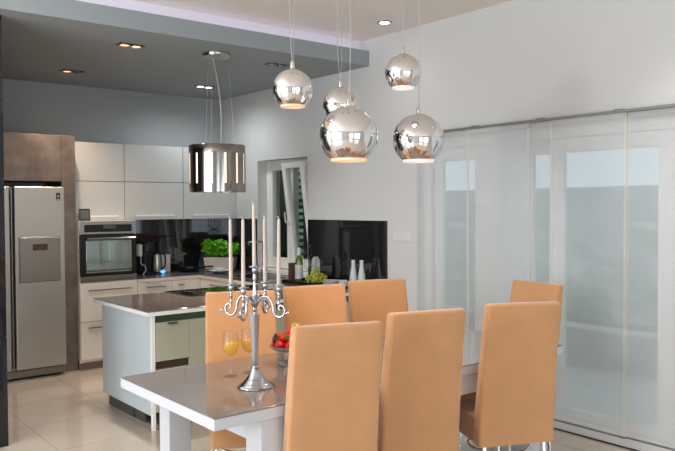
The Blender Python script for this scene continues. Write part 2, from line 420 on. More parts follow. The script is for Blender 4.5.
# ------------------------------------------------------------------ fridge and its surround
col = thing('fridge_surround', 'brown-grey laminate panelled surround framing the steel fridge', 'cabinet', (1.93, 7.4, 0))
obj('side_panel', MB().box(2.376, 2.51, 7.17, YB-.002, 0, 2.30, .002), M_CONC, col)
obj('top_panel', MB().box(1.345, 2.374, 7.17, YB-.002, 1.855, 2.30, .002), M_CONC, col)
obj('side_panel', MB().box(1.345, 1.42, 7.17, YB-.002, 0, 1.853, .002), M_CONC, col)
fr = thing('refrigerator', 'tall stainless steel side by side fridge in the brown-grey surround', 'fridge', (1.89, 7.35, 0))
obj('body', MB().box(1.44, 2.36, 7.12, 7.66, 0.03, 1.79, .004), M_STEELD, fr)
FY = 7.05
obj('door', MB().box(1.44, 1.868, FY, 7.115, 0.10, 1.80, .012, 3), M_FRIDGE, fr)
d2 = obj('door', MB().box(1.905, 2.36, FY, 7.115, 0.10, 1.80, .012, 3), M_FRIDGE, fr)
hd1 = MB(); hd1.box(1.871, 1.884, FY-.012, 7.10, 0.12, 1.785, .004); obj('handle', hd1, M_STEEL, fr)
hd1 = MB(); hd1.box(1.886, 1.902, FY+.02, 7.10, 0.12, 1.785, .002); obj('door_gap', hd1, M_DARKM, fr)
dp = obj('dispenser_panel', MB().box(1.945, 2.308, FY-.012, FY+.001, 0.915, 1.325, .005), M_STEELD, d2)
fb = MB(); fb.box(1.938, 2.315, FY-.004, FY+.001, 0.908, 1.333, .002); obj('panel_trim', fb, M_STEEL, d2)
sl = MB(); sl.box(2.06, 2.195, FY-.0145, FY-.010, 1.205, 1.265, .002); obj('recess', sl, M_BRONZE, d2)
bd = MB(); bd.box(2.283, 2.322, FY-.003, FY+.001, 1.672, 1.742, .001); obj('badge', bd, mat('badge_dark', rgb(44,42,34), .4), d2)
st_ = MB(); st_.box(2.290, 2.315, FY-.0045, FY-.002, 1.676, 1.686, .0)
st_.lathe([(0,-.0)]+[(.009,.0),(.009,.002),(0,.002)], (0,0,0), 12)
bmesh.ops.transform(st_.bm, matrix=Matrix.Translation((2.3025, FY-.003, 1.71)) @ Matrix.Rotation(PI/2, 4, 'X'), verts=st_.bm.verts[8:])
obj('badge_mark', st_, mat('badge_yellow', rgb(190,180,120), .5), d2)
obj('grille', MB().box(1.44, 2.36, 7.10, 7.14, 0.02, 0.085, .004), M_STEELD, fr)
obj('foot', MB().box(1.46, 2.33, 7.15, 7.6, 0.0, 0.03), M_DARKM, fr)

# ------------------------------------------------------------------ handles, fronts
def bar_handle(x0, x1, y, z, axis='X', parent=None, m=None, name='handle'):
    b = MB()
    if axis == 'X':
        b.box(x0, x1, y-.034, y-.024, z-.006, z+.006, .002)
        for x in (x0+.03, x1-.03): b.box(x-.005, x+.005, y-.026, y, z-.005, z+.005)
    else:   # bar runs along Y at x = y argument, front faces -X
        b.box(y-.034, y-.024, x0, x1, z-.006, z+.006, .002)
        for x in (x0+.03, x1-.03): b.box(y-.026, y, x-.005, x+.005, z-.005, z+.005)
    return obj(name, b, m or M_HANDLE, parent)

# oven housing
KY = 7.12
oc = thing('oven_cabinet', 'cream fronted oven housing with two wide drawers beside the fridge surround', 'cabinet', (2.81, 7.4, 0))
cb = MB(); cb.box(2.514, 2.532, KY, YB-.002, 0.07, 1.47); cb.box(3.085, 3.103, KY, YB-.002, 0.07, 1.47); cb.box(2.532, 3.085, KY, YB-.002, 1.452, 1.47); cb.box(2.532, 3.085, KY+.02, YB-.002, 0.07, 0.862); cb.box(2.532,3.085,KY+.5,YB-.002,.862,1.452)
obj('carcass', cb, M_CREAM, oc)
w1 = obj('drawer', MB().box(2.517, 3.10, KY-.02, KY+.02, 0.478, 0.858, .002), M_CREAM, oc); bar_handle(2.585, 3.03, KY-.02, 0.785, 'X', w1)
w2 = obj('drawer', MB().box(2.517, 3.10, KY-.02, KY+.02, 0.105, 0.473, .002), M_CREAM, oc); bar_handle(2.585, 3.03, KY-.02, 0.42, 'X', w2)
obj('kickboard', MB().box(2.514, 3.103, KY+.03, KY+.05, 0, 0.10), M_KICK, oc)
ov = thing('oven', 'built-in steel oven with dark glass door above the drawers', 'oven', (2.81, 7.35, 0.866))
obj('body', MB().box(2.535, 3.082, KY+.0, 7.58, 0.866, 1.45), M_DARKM, ov)
cp = obj('control_panel', MB().box(2.517, 3.10, KY-.02, KY, 1.337, 1.462, .003), M_STEEL, ov)
obj('control_strip', MB().box(2.565, 3.05, KY-.022, KY-.019, 1.358, 1.432, .001), M_PLAST, cp)
obj('display', MB().box(2.755, 2.885, KY-.0235, KY-.021, 1.39, 1.424, .001), M_SCREEN, cp)
dd = obj('door', MB().box(2.517, 3.10, KY-.02, KY, 0.925, 1.332, .003), M_PLAST, ov)
obj('door_glass', MB().box(2.580, 3.045, KY-.023, KY-.019, 0.955, 1.275, .002), M_OVENG, dd)
b = MB(); b.tube([(2.575, KY-.055, 1.294), (3.075, KY-.055, 1.294)], .011, 12)
for x in (2.60, 3.05): b.box(x-.008, x+.008, KY-.055, KY-.018, 1.286, 1.302)
obj('handle', b, M_STEEL, dd)
obj('lower_trim', MB().box(2.517, 3.10, KY-.02, KY, 0.868, 0.922, .003), M_STEEL, ov)

# wall cabinets: lower row has handles, upper row has none
UY = 7.35
def upper(x0, x1, z0, z1, handle, label):
    t = thing('wall_cabinet', label, 'cabinet', ((x0+x1)/2, 7.5, z0), 0, 'pale glossy wall cabinets')
    obj('carcass', MB().box(x0+.001, x1-.001, UY+.02, YB, z0+.001, z1-.001), M_UPPER, t)
    d = obj('door', MB().box(x0+.002, x1-.002, UY, UY+.02, z0+.002, z1-.002, .0015), M_UPPER, t)
    if handle: bar_handle(handle[0], handle[1], UY, z0+.045, 'X', d, M_WHITE)
for (x0, x1, hh, a, bb) in ((2.514, 3.083, (2.60,3.00), 'left end, over the oven and the little photo frame', 'left end, next to the brown-grey surround'),
                     (3.085, 3.760, (3.19,3.635), 'middle, over the kettle and coffee maker', 'middle, above the kettle'),
                     (3.762, 4.425, (3.865,4.325), 'right end, above the basil planter', 'right end, partly behind the steel hood')):
    upper(x0, x1, 1.468, 1.868, hh, 'lower row wall cabinet with handle, ' + a)
    upper(x0, x1, 1.870, 2.265, None, 'top row wall cabinet without handle, ' + bb)
fl = obj('filler_panel', MB().box(4.427, XW-.001, UY+.002, YB, 1.468, 2.265), M_UPPER); tag(fl, 'narrow pale filler strip between the last wall cabinet and the side wall', 'panel')

# splashbacks
for mb, lab in ((MB().box(3.105, XW-.008, YB-.008, YB-.001, 0.872, 1.466), 'black glass splashback on the back wall below the wall cabinets'),
                (MB().box(XW-.008, XW-.001, 6.925, YB-.009, 0.872, 1.466), 'narrow black glass splashback between the kitchen corner and the window'),
                (MB().box(XW-.008, XW-.001, 4.785, 5.965, 0.872, 1.468), 'black glass splashback right of the window reflecting the oven')):
    tag(obj('splashback', mb, M_SPLASH), lab, 'splashback', 'black glass splashbacks')

# base cabinets
def base_unit(x0, x1, y0, y1, label, fronts, front='Y'):
    t = thing('base_cabinet', label, 'cabinet', ((x0+x1)/2, (y0+y1)/2, 0), 0, 'cream base cabinets')
    obj('carcass', MB().box(x0, x1, y0, y1, 0.10, 0.828), M_CREAM, t)
    if front == 'Y':
        obj('kickboard', MB().box(x0, x1, y0+.04, y0+.06, 0, .10), M_KICK, t)
        for z0, z1, h0, h1 in fronts:
            d = obj('drawer', MB().box(x0+.002, x1-.002, y0-.02, y0, z0, z1, .0015), M_CREAM, t)
            bar_handle(h0, h1, y0-.02, z1-.05, 'X', d)
    else:
        obj('kickboard', MB().box(x0+.04, x0+.06, y0, y1, 0, .10), M_KICK, t)
        for z0, z1, h0, h1 in fronts:
            d = obj('drawer', MB().box(x0-.02, x0, y0+.002, y1-.002, z0, z1, .0015), M_CREAM, t)
            bar_handle(h0, h1, x0-.02, z1-.05, 'Y', d)
base_unit(3.105, 3.49, KY, YB, 'cream base drawers next to the oven housing', [(.605,.825,3.19,3.41),(.105,.60,3.19,3.41)])
base_unit(3.492, 3.84, KY, YB, 'cream corner base unit below the kettle end of the worktop', [(.605,.825,3.56,3.62)])
base_unit(3.845, 4.44, 6.30, KY-.03, 'cream sink base unit below the basil planter', [(.605,.825,6.62,6.85),(.105,.60,6.62,6.85)], 'X')
base_unit(3.845, 4.44, 5.80, 6.298, 'cream base unit under the window beyond the cooktop', [(.605,.825,5.95,6.18),(.105,.60,5.95,6.18)], 'X')

# worktop (L shape) and sink
wt = thing('worktop', 'dark slate worktop running round the kitchen corner below the window', 'worktop', (3.9, 7.3, 0.83))
def poly_slab(mb, pts, z0, z1):
    lo = [mb.bm.verts.new((x,y,z0)) for x,y in pts]; hi = [mb.bm.verts.new((x,y,z1)) for x,y in pts]
    mb.bm.faces.new(lo[::-1]); mb.bm.faces.new(hi)
    for i in range(len(pts)):
        j = (i+1) % len(pts); mb.bm.faces.new((lo[i], lo[j], hi[j], hi[i]))
L = [(3.105,KY-.03),(3.81,KY-.03),(3.81,5.86),(XW-.001,5.86),(XW-.001,YB-.001),(3.105,YB-.001)]
mb = MB(); poly_slab(mb, L, 0.83, 0.863); obj('edge_band', mb, M_WEDGE, wt)
mb = MB(); poly_slab(mb, [(x+.003 if x<3.9 and i in(2,) else x, y) for i,(x,y) in enumerate(L)], 0.863, 0.871); obj('surface', mb, M_WTOP, wt)
sk = thing('kitchen_sink', 'dark inset sink in the worktop under the window', 'sink', (4.1, 6.45, 0.871))
b = MB(); b.box(3.92, 4.30, 6.15, 6.18, .871, .877, .002); b.box(3.92, 4.30, 6.72, 6.75, .871, .877, .002); b.box(3.92, 3.95, 6.18, 6.72, .871, .877, .002); b.box(4.27, 4.30, 6.18, 6.72, .871, .877, .002)
obj('rim', b, M_STEELD, sk); obj('basin', MB().box(3.95, 4.27, 6.18, 6.72, .8712, .8735), M_PLAST, sk)
tp = thing('faucet', 'square necked chrome kitchen tap standing beside the window', 'faucet', (4.30, 6.62, 0.871))
b = MB(); b.cyl((4.33, 6.62), .026, .871, .93, 20, .003); obj('base', b, M_CHROME, tp, True)
b = MB(); b.box(4.321, 4.339, 6.611, 6.629, .93, 1.235, .002); b.box(4.13, 4.339, 6.611, 6.629, 1.217, 1.235, .002); b.box(4.13, 4.146, 6.611, 6.629, 1.19, 1.217, .002)
obj('spout', b, M_CHROME, tp)
b = MB(); b.tube([(4.33, 6.60, .905), (4.33, 6.56, .915), (4.32, 6.54, .95)], .007); obj('lever', b, M_CHROME, tp, True)

# peninsula
pn = thing('peninsula_cabinet', 'white panelled peninsula base with sage glass doors behind the table', 'cabinet', (3.3, 5.35, 0))
obj('end_panel', MB().box(2.222, 2.245, 4.872, 5.78, 0.105, 0.828, .0015), M_PENW, pn)
obj('front_post', MB().box(2.220, 2.249, 4.85, 4.87, 0.0, 0.828, .0015), M_WHITE, pn)
obj('carcass', MB().box(2.257, 4.44, 4.90, 5.77, 0.125, 0.828), M_CARC, pn)
kb = MB(); kb.box(2.268, 2.285, 5.29, 5.77, 0, .1); obj('plinth', kb, M_KICKD, pn); kb = MB(); kb.box(2.275, 2.29, 5.10, 5.272, 0, .125); obj('plinth', kb, M_KICKD, pn); obj('plinth_joint', MB().box(2.272, 2.29, 5.272, 5.29, 0, .125), M_STEEL, pn)
kb = MB(); kb.box(2.40, 4.4, 4.95, 4.965, 0, .125); obj('plinth', kb, M_KICKD, pn)
for (x, y) in ((2.31,5.03),(2.37,4.93)):
    b = MB(); b.cyl((x, y), .018, 0, .126, 14); b.cyl((x,y), .03, 0, .012, 14); obj('foot', b, M_STEELD, pn, True)
obj('light_strip', MB().box(2.252, 4.44, 4.868, 4.90, .778, .828), M_GREEND, pn)
d = obj('door', MB().box(2.252, 2.517, 4.85, 4.875, .495, .775, .0015), M_GREENG, pn)
obj('pull', MB().box(2.345, 2.415, 4.825, 4.85, .758, .772, .003), M_GREEND, d)
obj('brown_strip', MB().box(2.252, 2.517, 4.868, 4.885, .442, .49), M_BRONZE, pn)  # dark brown strip between the two short doors
obj('door', MB().box(2.252, 2.517, 4.85, 4.875, .13, .438, .0015), M_GREENG, pn)
for x0, x1 in ((2.519,3.115),(3.119,3.715),(3.719,4.435)):
    obj('door', MB().box(x0, x1, 4.85, 4.875, .13, .775, .0015), M_GREENG, pn)
ps = thing('peninsula_worktop', 'brown-grey peninsula worktop with white edge holding the cooktop', 'worktop', (3.3, 5.33, 0.83))
mb = MB(); mb.box(2.175, XW-.002, 4.815, 5.855, .83, .858, .002); obj('edge_band', mb, M_WHITE, ps)
mb = MB(); mb.box(2.177, XW-.002, 4.817, 5.853, .858, .866, .002); obj('surface', mb, M_PTOP, ps)
ck = thing('cooktop', 'black glass cooktop set in the peninsula worktop under the hood', 'cooktop', (3.2, 5.6, .866))
obj('glass_plate', MB().box(2.80, 3.62, 5.385, 5.84, .866, .874, .002), M_SPLASH, ck)
for x, y, r in ((3.0,5.52,.085),(3.0,5.72,.07),(3.4,5.52,.07),(3.4,5.72,.085)):
    b = MB(); b.lathe([(r-.003,.0),(r,.0),(r,.0008),(r-.003,.0008)], (x,y,.874), 36, True); obj('cooking_zone', b, M_STEELD, ck)

# ------------------------------------------------------------------ range hood
hc = (3.085, 5.41)
hood = thing('range_hood', 'round brushed steel island hood with glowing slots hung over the cooktop', 'hood', (hc[0], hc[1], 1.72))
b = MB(); b.lathe([(.0,2.88),(.118,2.88),(.118,2.862),(.112,2.852),(0,2.852)], (hc[0],hc[1],0), 40); obj('ceiling_plate', b, M_STEEL, hood, True)
RH = .235; zt, zb = 2.115, 1.725
SL = [math.radians(a) for a in (-128-51+8+10,)]
cam_az = math.atan2(-5.40, -3.10)                       # from the hood towards the camera
right = math.radians(-39)
slots = []
for u in (-.225, -.165, -.045, .065, .16, .218):       # sideways offset of each slot seen from the dining side
    slots.append(cam_az + math.asin(max(-.999, min(.999, u/RH))))
n = 0
while True:
    g = max(slots) + math.radians(34) + n*math.radians(33)
    if g > min(slots) + 2*PI - math.radians(25): break
    slots.append(g); n += 1
def arc_wall(mb, a0, a1, r0, r1, z0, z1, steps):
    pr = []
    for i in range(steps+1):
        a = a0 + (a1-a0)*i/steps; c, s_ = math.cos(a), math.sin(a)
        pr.append([mb.bm.verts.new((hc[0]+r*c, hc[1]+r*s_, z)) for r, z in ((r0,z0),(r1,z0),(r1,z1),(r0,z1))])
    for p, q in zip(pr, pr[1:]):
        for k in range(4): mb.bm.faces.new((p[k], p[(k+1)%4], q[(k+1)%4], q[k]))
    mb.bm.faces.new(pr[0][::-1]); mb.bm.faces.new(pr[-1])
cy = MB(); hw = .0095/RH; ss = sorted(a % (2*PI) for a in slots)
for a, nx in zip(ss, ss[1:]+[ss[0]+2*PI]): arc_wall(cy, a+hw, nx-hw, RH-.006, RH, 1.795, 2.045, 10)
cy.lathe([(RH-.006,2.045),(RH,2.045),(RH,zt-.003),(RH-.003,zt),(RH-.006,zt)], (hc[0],hc[1],0), 96, True)
cy.lathe([(RH-.006,zb),(RH,zb),(RH,1.795),(RH-.006,1.795)], (hc[0],hc[1],0), 96, True)
obj('shell', cy, mat('hood_steel', rgb(148,143,136), 0.16, metal=1.0), hood, True, 50)
for a in slots:
    g = MB(); arc_wall(g, a-hw*.96, a+hw*.96, RH-.007, RH-.0015, 1.796, 2.044, 2); obj('light_slot', g, M_GLOWW, hood)
b = MB(); b.cyl(hc, RH-.007, 2.09, 2.10, 64); obj('top_plate', b, M_STEELD, hood)
b = MB(); b.cyl(hc, RH-.007, 1.765, 1.775, 64); obj('filter_plate', b, M_STEELD, hood)
for k in range(4):
    a = k*PI/2+PI/4; b = MB(); b.cyl((hc[0]+.15*math.cos(a), hc[1]+.15*math.sin(a)), .028, 1.755, 1.765, 20); obj('spotlight', b, M_BULBN if k%2 else M_BULBW, hood)
for k in range(3):
    a = cam_az + PI/2 + k*2*PI/3 + .2; b = MB(); b.tube([(hc[0]+.10*math.cos(a), hc[1]+.10*math.sin(a), 2.853), (hc[0]+.15*math.cos(a), hc[1]+.15*math.sin(a), 2.10)], .0008, 6); obj('suspension_wire', b, M_STEELW, hood)
b = MB(); pts = []
for i in range(15):
    t_ = i/14; w_ = math.sin(t_*PI*1.0)*.03 + t_*.06
    pts.append((hc[0]+.777*(w_-.03), hc[1]-.629*(w_-.03), 2.853-(2.853-2.10)*t_))
b.tube(pts, .004, 8); obj('power_cord', b, M_WIRE, hood, True)
# small emblem low on the drum: a square mark above a short word bar
ae = cam_az + math.asin(.105/RH); em = MB()
arc_wall(em, ae-.022, ae+.022, RH+.0002, RH+.0014, 1.768, 1.788, 2)
for k in range(7): arc_wall(em, ae-.06+k*.018, ae-.06+k*.018+.012, RH+.0002, RH+.0012, 1.752, 1.760, 1)
obj('emblem', em, M_KICKD, hood)

# ------------------------------------------------------------------ ceiling downlights
def twin(x, y, mats, label):
    t = thing('recessed_downlight', label, 'light', (x, y, 2.88), 0, 'twin downlights in the grey ceiling')
    obj('housing', MB().box(x-.10, x+.10, y-.05, y+.05, 2.874, 2.88, .002), M_PLAST, t)
    for s_, m_ in zip((-1, 1), mats):
        b = MB(); b.lathe([(.040,0),(.046,0),(.046,-.006),(.040,-.006)], (x+s_*.048, y, 2.874), 24, True); obj('lamp_ring', b, M_STEELD, t, True)
        b = MB(); b.lathe([(0,-.005),(.030,-.004),(.040,0),(0,0)], (x+s_*.048, y, 2.874), 24); obj('lamp', b, m_, t, True)
twin(2.38, 5.52, (M_BULBW, M_BULBW), 'twin downlight with both lamps glowing warm near the front of the grey ceiling')
twin(2.40, 6.90, (M_BULBW, M_LAMPOFF), 'twin downlight with only one warm lamp lit, above the fridge')
twin(3.80, 6.92, (M_BULBC, M_BULBC), 'twin downlight with cool white lamps above the basil corner')
twin(3.74, 5.48, (M_LAMPOFF, M_LAMPOFF), 'twin downlight with dark unlit lamps just beside the leftmost hanging globe')
t = thing('round_downlight', 'round white lit downlight in the main beige ceiling', 'light', (4.13, 4.47, ZC))
b = MB(); b.lathe([(.040,0),(.062,0),(.062,-.004),(.040,-.008)], (4.13,4.47,ZC), 32, True); obj('trim_ring', b, M_SILVER, t, True)
b = MB(); b.lathe([(0,-.004),(.040,-.004),(.040,-.001),(0,-.001)], (4.13,4.47,ZC), 32); obj('lamp', b, M_BULBN, t, True)

# ------------------------------------------------------------------ chrome globe pendants
def pendant(c, R, glow, label, two=True, sway=.0):
    x, y, z = c
    t = thing('globe_pendant', label, 'pendant lamp', (x, y, z+R), 0, 'chrome globe pendants over the table')
    cut = math.radians(141)
    prof = [(R*math.sin(math.radians(a)), R*math.cos(math.radians(a))) for a in [2]+list(range(6, 142, 5))]
    prof[0] = (0.012, R*.995)
    b = MB(); b.lathe(prof + [(R*.97*math.sin(math.radians(a)), R*.97*math.cos(math.radians(a))) for a in range(141, 5, -5)]+[(.012,R*.96)], c, 56, True)
    obj('globe', b, M_CHROME, t, True, 60)
    r0 = R*math.sin(cut); z0 = R*math.cos(cut)
    b = MB(); b.lathe([(r0*.985, z0+.012), (r0*.96, z0-R*.085), (r0*.90, z0-R*.10), (r0*.86, z0-R*.05), (r0*.88, z0+.01)], c, 56, True)
    obj('glass_collar', b, glow, t, True, 60)
    b = MB(); b.lathe([(0, z0+.02), (r0*.87, z0+.02), (r0*.87, z0+.012), (0, z0+.012)], c, 40); obj('diffuser', b, M_PGLOW if glow is M_PGLOW else M_PGLOWC, t, True)
    b = MB(); b.lathe([(0,R*.97),(.024,R*.985),(.013,R+.004),(.011,R+.035),(.006,R+.042),(0,R+.042)], c, 20); obj('neck', b, M_CHROME, t, True)
    b = MB()
    n = 16; zt0 = z+R+.04
    b.tube([(x + sway*math.sin(i/n*PI)*(1-i/n)*.777, y - sway*math.sin(i/n*PI)*(1-i/n)*.629, zt0 + (ZC-.025-zt0)*i/n) for i in range(n+1)], .0016, 6)
    obj('power_cord', b, M_WIRE, t, True)
    b = MB(); b.tube([(x+.007*.777, y-.007*.629, zt0-.004), (x+.012, y-.01, ZC-.025)], .0011, 6); obj('suspension_wire', b, M_STEELW, t)
    b = MB(); b.lathe([(0,0),(.05,0),(.05,-.02),(.045,-.026),(0,-.026)], (x,y,ZC), 28); obj('ceiling_rose', b, M_CHROME, t, True)
pendant((2.19, 3.065, 2.200), .104, M_PGLOW,  'small chrome globe pendant hanging alone left of the others, warm lit rim', sway=-.02)
pendant((2.655, 3.245, 2.176), .102, M_PGLOW, 'small chrome globe pendant half hidden behind the biggest globe', sway=-.03)
pendant((2.43, 2.905, 1.965), .152, M_PGLOW,  'biggest chrome globe pendant in the middle with warm lit rim', sway=.02)
pendant((2.852, 2.935, 2.340), .102, M_PGLOWC,'highest small chrome globe pendant with white lit rim')
pendant((3.082, 3.045, 1.990), .152, M_PGLOWC,'large chrome globe pendant with white rim, in front of the curtain rail', sway=.01)

# ------------------------------------------------------------------ light switch
sw = thing('light_switch', 'white double light switch on the wall right of the black splashback', 'switch', (XW, 4.585, 1.275))
obj('plate', MB().box(XW-.010, XW-.0005, 4.475, 4.70, 1.29, 1.375, .003), M_SWITCH, sw)
for a, b2 in ((4.49,4.582),(4.588,4.68)): obj('rocker', MB().box(XW-.014, XW-.009, a, b2, 1.302, 1.363, .002), M_SWITCH, sw)

# ------------------------------------------------------------------ dining table
tx0, tx1, ty0, ty1, tz = 1.426, 3.800, 2.546, 3.478, .76
tb = thing('dining_table', 'long white dining table with grey glass top', 'table', (2.62, 3.01, 0))
obj('tabletop', MB().box(tx0, tx1, ty0, ty1, tz-.052, tz-.006, .002), M_TABLEW, tb)
obj('glass_top', MB().box(tx0+.001, tx1-.001, ty0+.001, ty1-.001, tz-.006, tz, .0015), M_TGLASS, tb)
for x0 in (1.655, 3.475):
    for y0 in (2.56, 3.345):
        dx = -.03 if (x0 < 2 and y0 > 3) else 0; obj('leg', MB().box(x0+dx, x0+dx+.12, y0+.01*(y0 > 3), y0+.12, 0, tz-.054, .003), M_TABLEW, tb)
ap = MB(); zz0, zz1 = .60, tz-.0535
obj('apron', MB().box(1.657, 1.70, 2.682, 3.343, zz0, zz1, .002), M_TABLEW, tb); obj('apron', MB().box(3.55, 3.594, 2.682, 3.343, zz0, zz1, .002), M_TABLEW, tb)
obj('apron', MB().box(1.777, 3.473, 2.562, 2.60, zz0, zz1, .002), M_TABLEW, tb); obj('apron', MB().box(1.777, 3.473, 3.42, 3.46, zz0, zz1, .002), M_TABLEW, tb)

# ------------------------------------------------------------------ chairs
def chair_part(name, secs, parent, mat_, seed, amp=.004):
    """lofted slip-cover block: secs = [(z, x half width, y0, y1)] with rounded corners"""
    m = MB(); bm = m.bm; rings = []; rc = .015
    for z, w, y0, y1 in secs:
        ring = []
        for (cx, cy_, a0) in ((w-rc, y1-rc, 0), (-w+rc, y1-rc, 90), (-w+rc, y0+rc, 180), (w-rc, y0+rc, 270)):
            for k in range(4):
                a = math.radians(a0 + k*30); ring.append(Vector((cx+rc*math.cos(a), cy_+rc*math.sin(a), z)))
        # extra points on the long faces so the cloth can sag a little
        full = []
        for i, p in enumerate(ring):
            q = ring[(i+1) % len(ring)]; full.append(p)
            if (q-p).length > .15:
                for j in range(1, 8): full.append(p.lerp(q, j/8))
        rings.append(full)
    vs = []
    for ring in rings:
        row = []
        for p in ring:
            d = noise.noise(Vector((p.x*5+seed*7.3, p.y*5, p.z*4))) * amp
            c = Vector((p.x, p.y, 0)); n_ = Vector((p.x, p.y - (ring[0].y+ring[-1].y)/2*0, 0))
            row.append(bm.verts.new((p.x + d*.4, p.y + d, p.z + (noise.noise(Vector((p.x*6+seed, p.y*3, 1.3)))*.004 if p.z > 1.0 else 0))))
        vs.append(row)
    n = len(vs[0])
    for a, b in zip(vs, vs[1:]):
        for i in range(n): bm.faces.new((a[i], a[(i+1)%n], b[(i+1)%n], b[i]))
    bm.faces.new(vs[0][::-1]); bm.faces.new(vs[-1])
    return obj(name, m, mat_, parent, True, 50)
def make_chair(label, seed):
    t = thing('dining_chair', label, 'chair', (0,0,0), 0, 'apricot slip-covered chairs round the table')
    B = []
    for i in range(15):
        u = i/14; z = .364 + (1.095-.364)*u
        yr = -.226 - .084*max(0, (z-.45)/.65)**1.15; th = .095 - .035*u
        B.append((z, .212 - .010*u, yr, yr+th))
    top = B[-1]
    B[-1] = (1.090, top[1], top[2], top[3])
    B += [(1.099, top[1]-.002, top[2]+.002, top[3]-.002), (1.105, top[1]-.009, top[2]+.009, top[3]-.009)]
    chair_part('backrest', B, t, M_SUEDE, seed)
    S = [(.362,.200,-.128,.265),(.40,.199,-.128,.262),(.45,.197,-.128,.258),(.472,.196,-.128,.256),(.484,.193,-.128,.252),(.49,.182,-.126,.238)]
    chair_part('seat', S, t, M_SUEDE, seed+3, .003)
    for sx in (-1, 1):
        for yy, lean in ((.20, .015), (-.19, -.02)):
            b = MB(); b.tube([(sx*.168, yy, .376), (sx*.180, yy+lean, .012), (sx*.180, yy+lean, .0)], .0125, 14); obj('leg', b, M_CHROME, t, True)
    b = MB(); b.tube([(sx_*.165*math.sin(a_), -.17+.33*(1-math.cos(a_))/2*1.0, .30) for sx_, a_ in [(1, PI*(k/20*2-1)) for k in range(21)]], .008, 10); obj('stretcher', b, M_CHROME, t, True)
    return t
def R2(x, y, a): return (x*math.cos(a)-y*math.sin(a), x*math.sin(a)+y*math.cos(a))
chairs = [
 ('apricot chair with its back to the room nearest the candelabra, left of two similar backs', (1.929, 2.403), -17, 'front'),
 ('apricot chair with its back to the room, middle one along the table front', (2.492, 2.426), -16, 'front'),
 ('apricot chair with its back to the room, nearest the sheer curtains', (3.066, 2.305), -25, 'front'),
 ('apricot chair facing the room directly behind the candelabra and wine glasses', (2.255, 3.700), 180-27, 'rear'),
 ('apricot chair facing the room below the wine bottle and grapes', (2.765, 3.668), 180-16, 'rear'),
 ('apricot chair facing the room below the two white bottles', (3.300, 3.672), 180-20, 'rear'),
 ('apricot chair at the table end in front of the sheer curtains', (3.992, 2.838), 81, 'rear'),
]
proto = None
for i, (lab, (px, py), ang, edge) in enumerate(chairs):
    if i == 0: c = proto = make_chair(lab, 1)
    else: c = copy_tree(proto); c['label'] = lab
    a = math.radians(ang); off = R2(0, -.250 if edge == 'front' else -.310, a)
    c.location = (px-off[0], py-off[1], 0); c.rotation_euler = (0,0,a)

# ------------------------------------------------------------------ candelabra
cx, cy0 = 1.831, 2.877
cd = thing('candelabra', 'tall five-armed silver candelabra standing on the grey table top', 'candelabra', (cx, cy0, tz))
b = MB(); b.lathe([(0,0),(.083,0),(.085,.003),(.083,.008),(.076,.011),(.074,.015),(.068,.019),(.055,.030),(.052,.036),(.046,.039),(.034,.056),(.025,.072),(.019,.088),(.021,.093),(.015,.100),(.0,.100)], (cx,cy0,tz), 48)
obj('base', b, M_SILVER, cd, True)
b = MB(); rings = []
for z, r in ((.098,.0115),(.20,.0135),(.30,.0165),(.337,.0185),(.343,.015)):
    rings.append([b.bm.verts.new((cx+r*math.cos(k*PI/2+.92)*1.25, cy0+r*math.sin(k*PI/2+.92)*1.25, tz+z)) for k in range(4)])
for p, q in zip(rings, rings[1:]):
    for k in range(4): b.bm.faces.new((p[k], p[(k+1)%4], q[(k+1)%4], q[k]))
b.bm.faces.new(rings[0][::-1]); b.bm.faces.new(rings[-1])
bmesh.ops.bevel(b.bm, geom=[e for e in b.bm.edges if abs(e.verts[0].co.z-e.verts[1].co.z) > .003], offset=.002, segments=1, affect='EDGES')
obj('shaft', b, M_SILVER, cd)
b = MB(); b.lathe([(0,.340),(.012,.342),(.008,.352),(.014,.362),(.011,.372),(.017,.384),(.021,.394),(.015,.404),(.010,.412),(.013,.425),(.012,.44),(.008,.47),(.007,.50),(.010,.515),(.008,.522),(.0,.522)], (cx,cy0,tz), 28)
obj('stem', b, M_SILVER, cd, True)
def cup(px, py, z0, parent):
    b = MB(); b.lathe([(0,0),(.006,0),(.008,.008),(.006,.014),(.012,.024),(.014,.036),(.011,.042),(.024,.044),(.027,.047),(.026,.050),(.013,.048),(.0125,.046),(0,.046)], (px,py,z0), 24)
    return obj('candle_cup', b, M_SILVER, parent, True)
cup(cx, cy0, tz+.515, cd)
tips = [(cx, cy0, tz+.561)]
def catmull(P, n=6):
    out = []
    P = [Vector(p) for p in P]; Q = [P[0]*2-P[1]] + P + [P[-1]*2-P[-2]]
    for i in range(1, len(Q)-2):
        for k in range(n):
            t_ = k/n; a, b_, c, d_ = Q[i-1], Q[i], Q[i+1], Q[i+2]
            out.append(.5*((2*b_) + (c-a)*t_ + (2*a-5*b_+4*c-d_)*t_**2 + (3*b_-a-3*c+d_)*t_**3))
    out.append(P[-1]); return out
arm_base = math.radians(-32)
